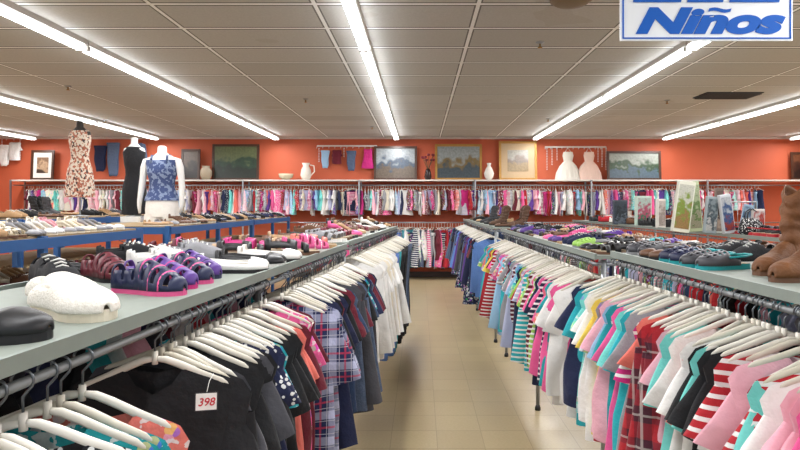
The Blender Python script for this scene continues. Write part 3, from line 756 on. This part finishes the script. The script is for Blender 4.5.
def fillwall(x0, x1, zr, step, grp, ch, k=1.0):
    x = x0; i = 0
    while x < x1:
        sh, pt, cn = ch(x, 0)
        a = pi/2+R.uniform(-.35, .35) if R.random() < .75 else R.uniform(.2, .6)
        hang(x, FY, zr, a, sh, pt, cn, i % 3, grp, hanger=False, k=k)
        c, s = math.cos(a)*.14*k, math.sin(a)*.14*k; z = zr-.07*k
        hang_b.tube([(x-c, FY-s, z-.05), (x, FY, z+.01), (x+c, FY+s, z-.05)], .006, 4)
        hang_b.tube([(x, FY, z), (x, FY, zr+.012)], .004, 4)
        x += step*R.uniform(.7, 1.3); i += 1
fillwall(-8.3, 7.2, SZ-.1, .062, "children's clothes on the upper wall rail", chK)
def chK2(x, y):
    if x > .9: return (pick(['kids_shirt', 'kids_trousers']), pick(['plain', 'denim']), pick(['navy', 'black', 'dark grey', 'indigo', 'maroon', 'grey']))
    return (pick(['kids_shirt', 'kids_trousers', 'kids_dress']), pick(['plain', 'denim', 'floral', 'stripe']), pick(['navy', 'magenta', 'teal', 'white', 'indigo', 'red', 'grey', 'blue', 'maroon', 'pink', 'white']))
fillwall(-2.4, 3.2, 1.2, .058, "children's clothes on the lower wall rail", chK2, 1.5)
o = add('clothes_hanger', hang_b.mesh('hangers', M_hang)); tag(o, "many small white hangers holding children's clothes on wall rails", 'hangers', kind='stuff')

# ------------------------------------------------------------------ pictures on the shelf
def painting(name, top, mid, bot, sc_=6., seed=0.):
    m = NT(name, .35); co = m.obj(); sp = m.n('ShaderNodeSeparateXYZ'); m.l(co, sp.inputs[0])
    mp = m.n('ShaderNodeMapping'); mp.inputs['Location'].default_value = (seed, seed, 0); m.l(co, mp.inputs[0])
    n1 = m.noise(sc_, mp.outputs[0], 6); n2 = m.noise(sc_*4, mp.outputs[0], 5)
    h = m.math('ADD', m.math('MULTIPLY', sp.outputs[2], 2.2), m.math('MULTIPLY', m.math('SUBTRACT', n1, .5), 1.6))
    f1 = m.n('ShaderNodeMapRange'); f1.inputs[1].default_value = .02; f1.inputs[2].default_value = .22; m.l(h, f1.inputs[0])
    f2 = m.n('ShaderNodeMapRange'); f2.inputs[1].default_value = -.1; f2.inputs[2].default_value = -.25; m.l(h, f2.inputs[0])
    c = m.mix(f1.outputs[0], lin(mid), lin(top))
    c = m.mix(f2.outputs[0], c, lin(bot))
    c = m.mix(n2, c, m.mix(1., c, (.3, .3, .3, 1), 'MULTIPLY')); m.base(c); return m.m
PS = SZ+.015
def picture(px0, px1, pyt, label, frame, cols, mat=None, Y=12.95, seed=0.):
    x0 = (px0-420)/600*Y; x1 = (px1-420)/600*Y; zt = 1.55+(206-pyt)/600*Y; w_ = x1-x0; h_ = zt-PS
    e = add('framed_picture', None, ((x0+x1)/2, Y-.02, PS), (math.radians(-4), 0, 0)); tag(e, label, 'picture')
    fw = .05; b = MB()
    for c, d in (((0, 0, fw/2), (w_, .03, fw)), ((0, 0, h_-fw/2), (w_, .03, fw)), ((-w_/2+fw/2, 0, h_/2), (fw, .03, h_-2*fw)), ((w_/2-fw/2, 0, h_/2), (fw, .03, h_-2*fw))): b.quadbox(c, d)
    add('frame', b.mesh('fr', frame, False), parent=e)
    if mat:
        box('mat_board', (0, .006, h_/2), (w_-2*fw, .006, h_-2*fw), mat, e); k = .62
        box('canvas', (0, -.001, h_/2), ((w_-2*fw)*k, .006, (h_-2*fw)*k), painting('painting', *cols, seed=seed), e)
    else: box('canvas', (0, .004, h_/2), (w_-2*fw, .008, h_-2*fw), painting('painting', *cols, seed=seed), e)
picture(31, 54, 150, 'small brown-toned portrait-shaped picture in dark frame', M_wood, ('#8a6a50', '#c4a484', '#4a3a30'), M_wshelf, seed=9)
picture(181, 200, 149, 'small dark picture in wooden frame on wall shelf', M_wood, ('#6a5a4c', '#383028', '#241c18'), seed=3)
picture(212, 259, 144, 'dark green forest painting in dark wooden frame', M_wood, ('#6f7a52', '#2f4a38', '#26322a'), seed=1)
picture(374, 417, 146, 'blue grey mountain picture in brown frame', M_wood, ('#b0b8bc', '#4c5c70', '#6c5c4c'), seed=2)
picture(435, 482, 144, 'autumn lake landscape painting in thin gilded frame', M_gold, ('#a8b0b0', '#8a7448', '#4a5860'), seed=4)
picture(499, 537, 141, 'pale print in wide tan mat and gilded frame', M_gold, ('#c8c4b8', '#9c8c80', '#b09870'), M_matb, seed=5)
picture(607, 661, 151, 'lakeside landscape painting in dark brown frame', M_wood, ('#b8c0b4', '#3f5c3c', '#5c7484'), seed=6)
picture(791, 830, 152, 'brown portrait picture in dark wooden frame', M_wood, ('#7a4a30', '#4a2c20', '#2c1c18'), seed=7)
def vase(px, Y, prof, cname, label, cat='vase', nm='vase'):
    x = (px-420)/600*Y
    e = add(nm, None, (x, Y, PS)); tag(e, label, cat); add('vase_body', MB().lathe(prof, 24).mesh('vase', M_glossobj), parent=e, color=lin(cname)); return e
VP = [(.05, 0), (.09, .06), (.11, .14), (.07, .24), (.035, .3), (.05, .36), (.045, .36), (.03, .3)]
vase(489, 12.8, VP, '#ece8e0', 'tall white ceramic vase on wall shelf')
vase(206, 12.8, [(.08, 0), (.12, .1), (.12, .2), (.07, .27), (.09, .3)], '#b8a890', 'squat tan ceramic jar on wall shelf')
vase(286, 12.8, [(.06, 0), (.14, .06), (.16, .13), (.15, .13), (.1, .05)], '#cfc4a8', 'cream ceramic bowl on wall shelf', 'bowl', 'bowl')
e = vase(306, 12.8, [(.08, 0), (.12, .1), (.1, .22), (.06, .3), (.09, .36)], '#ece4d8', 'white pitcher with curved handle on wall shelf', 'pitcher', 'pitcher')
add('handle', MB().tube([(.09, 0, .32), (.17, 0, .3), (.18, 0, .18), (.11, 0, .1)], .014, 8).mesh('h', M_glossobj), parent=e, color=lin('#ece4d8'))
e = vase(428, 12.8, [(.05, 0), (.08, .06), (.06, .18), (.04, .24)], '#2c1c1c', 'dark vase holding dried red flower stems')
b = MB(); b2 = MB()
for k in range(9):
    a = k*2.4; dx, dy = .12*math.cos(a), .08*math.sin(a); hh = .42+.05*(k % 3)
    b.tube([(0, 0, .2), (dx*.5, dy*.5, .34), (dx, dy, hh)], .004, 5); b2.lathe([(.005, -.02), (.035, 0), (.03, .03), (.004, .04)], 8, (dx, dy, hh))
add('stems', b.mesh('stems', plain('stem', '#3a4a2a')), parent=e); add('blossoms', b2.mesh('blossoms', plain('blossom', '#7c2430')), parent=e)
def wallg(px, ytop, shape, pat, cn, k, label=None):
    Y = 13.0; x = (px-420)/600*Y; z = 1.55+(206-ytop)/600*Y
    g = hang(x, Y, z+.07*k, 0, shape, pat, cn, 1, 'garments displayed flat on the orange wall', hanger=False, k=k)
def wall_rack(px0, px1, py):
    Y = 13.05; x0 = (px0-420)/600*Y; x1 = (px1-420)/600*Y; z = 1.55+(206-py)/600*Y
    e = add('hook_rack', None, (x0, Y, z)); tag(e, 'white wall-mounted rail with hanging hooks', 'hook rack')
    add('rail', MB().tube([(0, 0, 0), (x1-x0, 0, 0)], .018, 8).mesh('r', M_white), parent=e)
    n = int((x1-x0)/.12)
    for i in range(n+1): add('hook', MB().tube([(i*(x1-x0)/n, 0, 0), (i*(x1-x0)/n, -.03, -.05), (i*(x1-x0)/n, -.05, -.03)], .006, 6).mesh('hk', M_white), parent=e)
wall_rack(317, 377, 146); wall_rack(545, 606, 147); wall_rack(0, 22, 138)
for px, n_ in ((547, 14), (552, 11), (557, 8), (598, 9), (602, 12), (606, 14), (319, 9), (376, 8), (344, 6), (2, 10), (20, 12)):
    Y = 13.04; x = (px-420)/600*Y; z = 1.55+(206-(138 if px < 30 else 147))/600*Y
    e = add('beaded_strand', None, (x, Y, z)); tag(e, 'white beaded strand hanging from wall rail', 'necklace', 'beaded strands')
    b = MB()
    for i in range(n_): b.lathe([(.003, -.02-i*.035), (.016, -.032-i*.035), (.003, -.045-i*.035)], 8)
    add('beads', b.mesh('beads', M_white), parent=e)
wallg(325, 148, 'kids_trousers', 'denim', 'pale blue', .75); wallg(337, 149, 'kids_shirt', 'plain', 'maroon', .7)
wallg(351, 148, 'kids_trousers', 'denim', 'indigo', .85); wallg(368, 148, 'kids_dress', 'plain', 'magenta', .8)
wallg(4, 142, 'kids_trousers', 'plain', 'white', .9); wallg(15, 141, 'kids_shirt', 'plain', 'white', .9)
wallg(113, 140, 'trousers', 'denim', 'indigo', .8); wallg(138, 142, 'long_sleeve_shirt', 'denim', 'indigo', .8); wallg(100, 142, 'kids_trousers', 'plain', 'navy', 1.1)
def tutu(px, ytop, hexc):
    Y = 12.93; x = (px-420)/600*Y; z = 1.55+(206-ytop)/600*Y
    e = add('tulle_dress', None, (x, Y, z)); tag(e, 'white tulle party dress hanging on orange wall', 'dress', 'tulle dresses on the wall')
    b = MB(); b.rings([[(rx*math.cos(t), .05*math.sin(t), zz) for t in [2*pi*j/20 for j in range(20)]] for rx, zz in ((.1, 0), (.12, -.08), (.09, -.22))])
    add('bodice', b.mesh('bod', CL['plain']), parent=e, color=lin(hexc))
    b = MB(); b.rings([[((rx+.02*math.sin(j*2.5)*q)*math.cos(2*pi*j/40), (.05+.06*q)*math.sin(2*pi*j/40)*(1+.2*math.sin(j*2.5)*q), zz) for j in range(40)] for rx, zz, q in ((.09, -.2, 0), (.18, -.3, .4), (.25, -.45, .8), (.28, -.62, 1))])
    add('skirt', b.mesh('skirt', CL['plain']), parent=e, color=lin(hexc))
    add('hanger_loop', MB().tube([(-.06, 0, 0), (0, .02, .1), (.06, 0, 0)], .006, 6).mesh('lp', M_white), parent=e)
tutu(568, 152, '#e0dcd0'); tutu(589, 152, '#e2c4b4')

# ------------------------------------------------------------------ boxes on second rack shelf
def card(px0, px1, pyt, Y, label, cols, depth=.05, nm='boxed_item', lean=0, seed=0, sc_=22, roll=0):
    x0 = (px0-420)/600*Y; x1 = (px1-420)/600*Y; zt = 1.55+(206-pyt)/600*Y
    h_ = zt-ZS; e = add(nm, None, ((x0+x1)/2, Y, ZS+abs(math.sin(roll))*(x1-x0)/2), (math.radians(lean), roll, R.uniform(-.5, .5))); tag(e, label, 'box')
    box('carton', (0, 0, h_/2), (x1-x0, depth, h_), plain('carton', cols[0], .5), e, bevel=.004)
    box('printed_panel', (0, -depth/2-.001, h_*.5), ((x1-x0)*.86, .002, h_*.86), painting('print', *cols, sc_=sc_, seed=seed), e)
card(671, 688, 182, 5.3, 'white boxed item printed with green leaf picture', ('#dcdccc', '#8ca43c', '#a8844c'), .05, seed=1, roll=.14)
card(690, 702, 182, 5.55, 'tall pale green patterned box on rack shelf', ('#b8c49c', '#6c8c4c', '#a8a488'), .05, seed=2, roll=-.08)
card(703, 715, 197, 5.2, 'grey and white packaged item on rack shelf', ('#98a4a8', '#4c5c64', '#c8c8c4'), .04, seed=3, roll=.1)
card(715, 723, 188, 5.7, 'narrow dark package on rack shelf', ('#6c5c54', '#3c3430', '#a89484'), .04, seed=11)
card(723, 735, 195, 5.15, 'white package with blue print on rack shelf', ('#c8ccd0', '#3c5c8c', '#a84438'), .04, seed=4, roll=-.15)
card(738, 747, 205, 5.05, 'pale blue box on rack shelf', ('#8ca4b8', '#4c6c8c', '#c8ccd0'), .05, seed=5, roll=.2)
card(751, 763, 209, 5.0, 'small red and white package on rack shelf', ('#d8d0cc', '#b8382c', '#88807c'), .06, seed=12)
card(635, 651, 196, 7.4, 'boxed toy with green and pink print', ('#b8ccc0', '#b84c6c', '#3c7c5c'), .06, seed=6)
card(656, 665, 199, 6.6, 'white folded lace item on rack shelf', ('#d4d0c8', '#a8a098', '#c0b8b0'), .05, seed=7)
card(613, 627, 200, 7.9, 'dark box on rack shelf', ('#3c4450', '#202830', '#68707c'), .06, seed=8)
e = add('wire_stand', None, (3.0, 5.75, ZS)); tag(e, 'chrome wire display frame standing on rack shelf', 'display rack')
b = MB(); b.tube([(-.22, 0, 0), (-.22, 0, .28), (.22, 0, .28), (.22, 0, 0)], .008, 8); add('outer_frame', b.mesh('of', M_chrome), parent=e)
b = MB()
for k in range(9): b.tube([(-.18+k*.045, 0, .28), (-.18+k*.045, 0, .02)], .003, 6)
add('wire_grid', b.mesh('wg', M_chrome), parent=e)
def handbag(x, y, z, hexc, label, ang, k=1., mat=None):
    e = add('handbag', None, (x, y, z), (0, 0, ang), scale=(k, k, k)); tag(e, label, 'handbag', 'handbags on rack shelves')
    b = MB(); b.rings([[(rx*math.copysign(abs(math.cos(t))**.6, math.cos(t)), ry*math.sin(t), zz) for t in [2*pi*j/24 for j in range(24)]] for rx, ry, zz in ((.12, .05, 0), (.15, .065, .03), (.145, .055, .12), (.115, .02, .19))], True, True, True)
    add('bag_body', b.mesh('bag', mat or M_leather), parent=e, color=lin(hexc))
    for sy in (-.02, .02): add('handle', MB().tube([(-.07, sy, .17), (-.06, sy, .25), (0, sy, .29), (.06, sy, .25), (.07, sy, .17)], .007, 8).mesh('hd', M_leather), parent=e, color=lin(hexc))
handbag(2.75, 4.98, ZS, '#17171b', 'black fabric handbag with white polka dots on shelf', .2, .75, CL['dots'])
handbag(3.05, 4.72, ZS, '#2c2c30', 'black leather handbag with two handles on shelf', .3, .75)
handbag(2.85, 6.3, ZS, '#6c4a34', 'brown leather handbag with two handles on shelf', -.3, .8)

# ------------------------------------------------------------------ camera
cd = bpy.data.cameras.new('camera'); cd.sensor_width = 36; cd.lens = 27; cd.shift_x = -20/800; cd.shift_y = -19/800; cd.clip_start = .02
cam = bpy.data.objects.new('camera', cd); cam.location = (0, 0, 1.55); cam.rotation_euler = (pi/2, 0, 0); COL.objects.link(cam)
sc.camera = cam
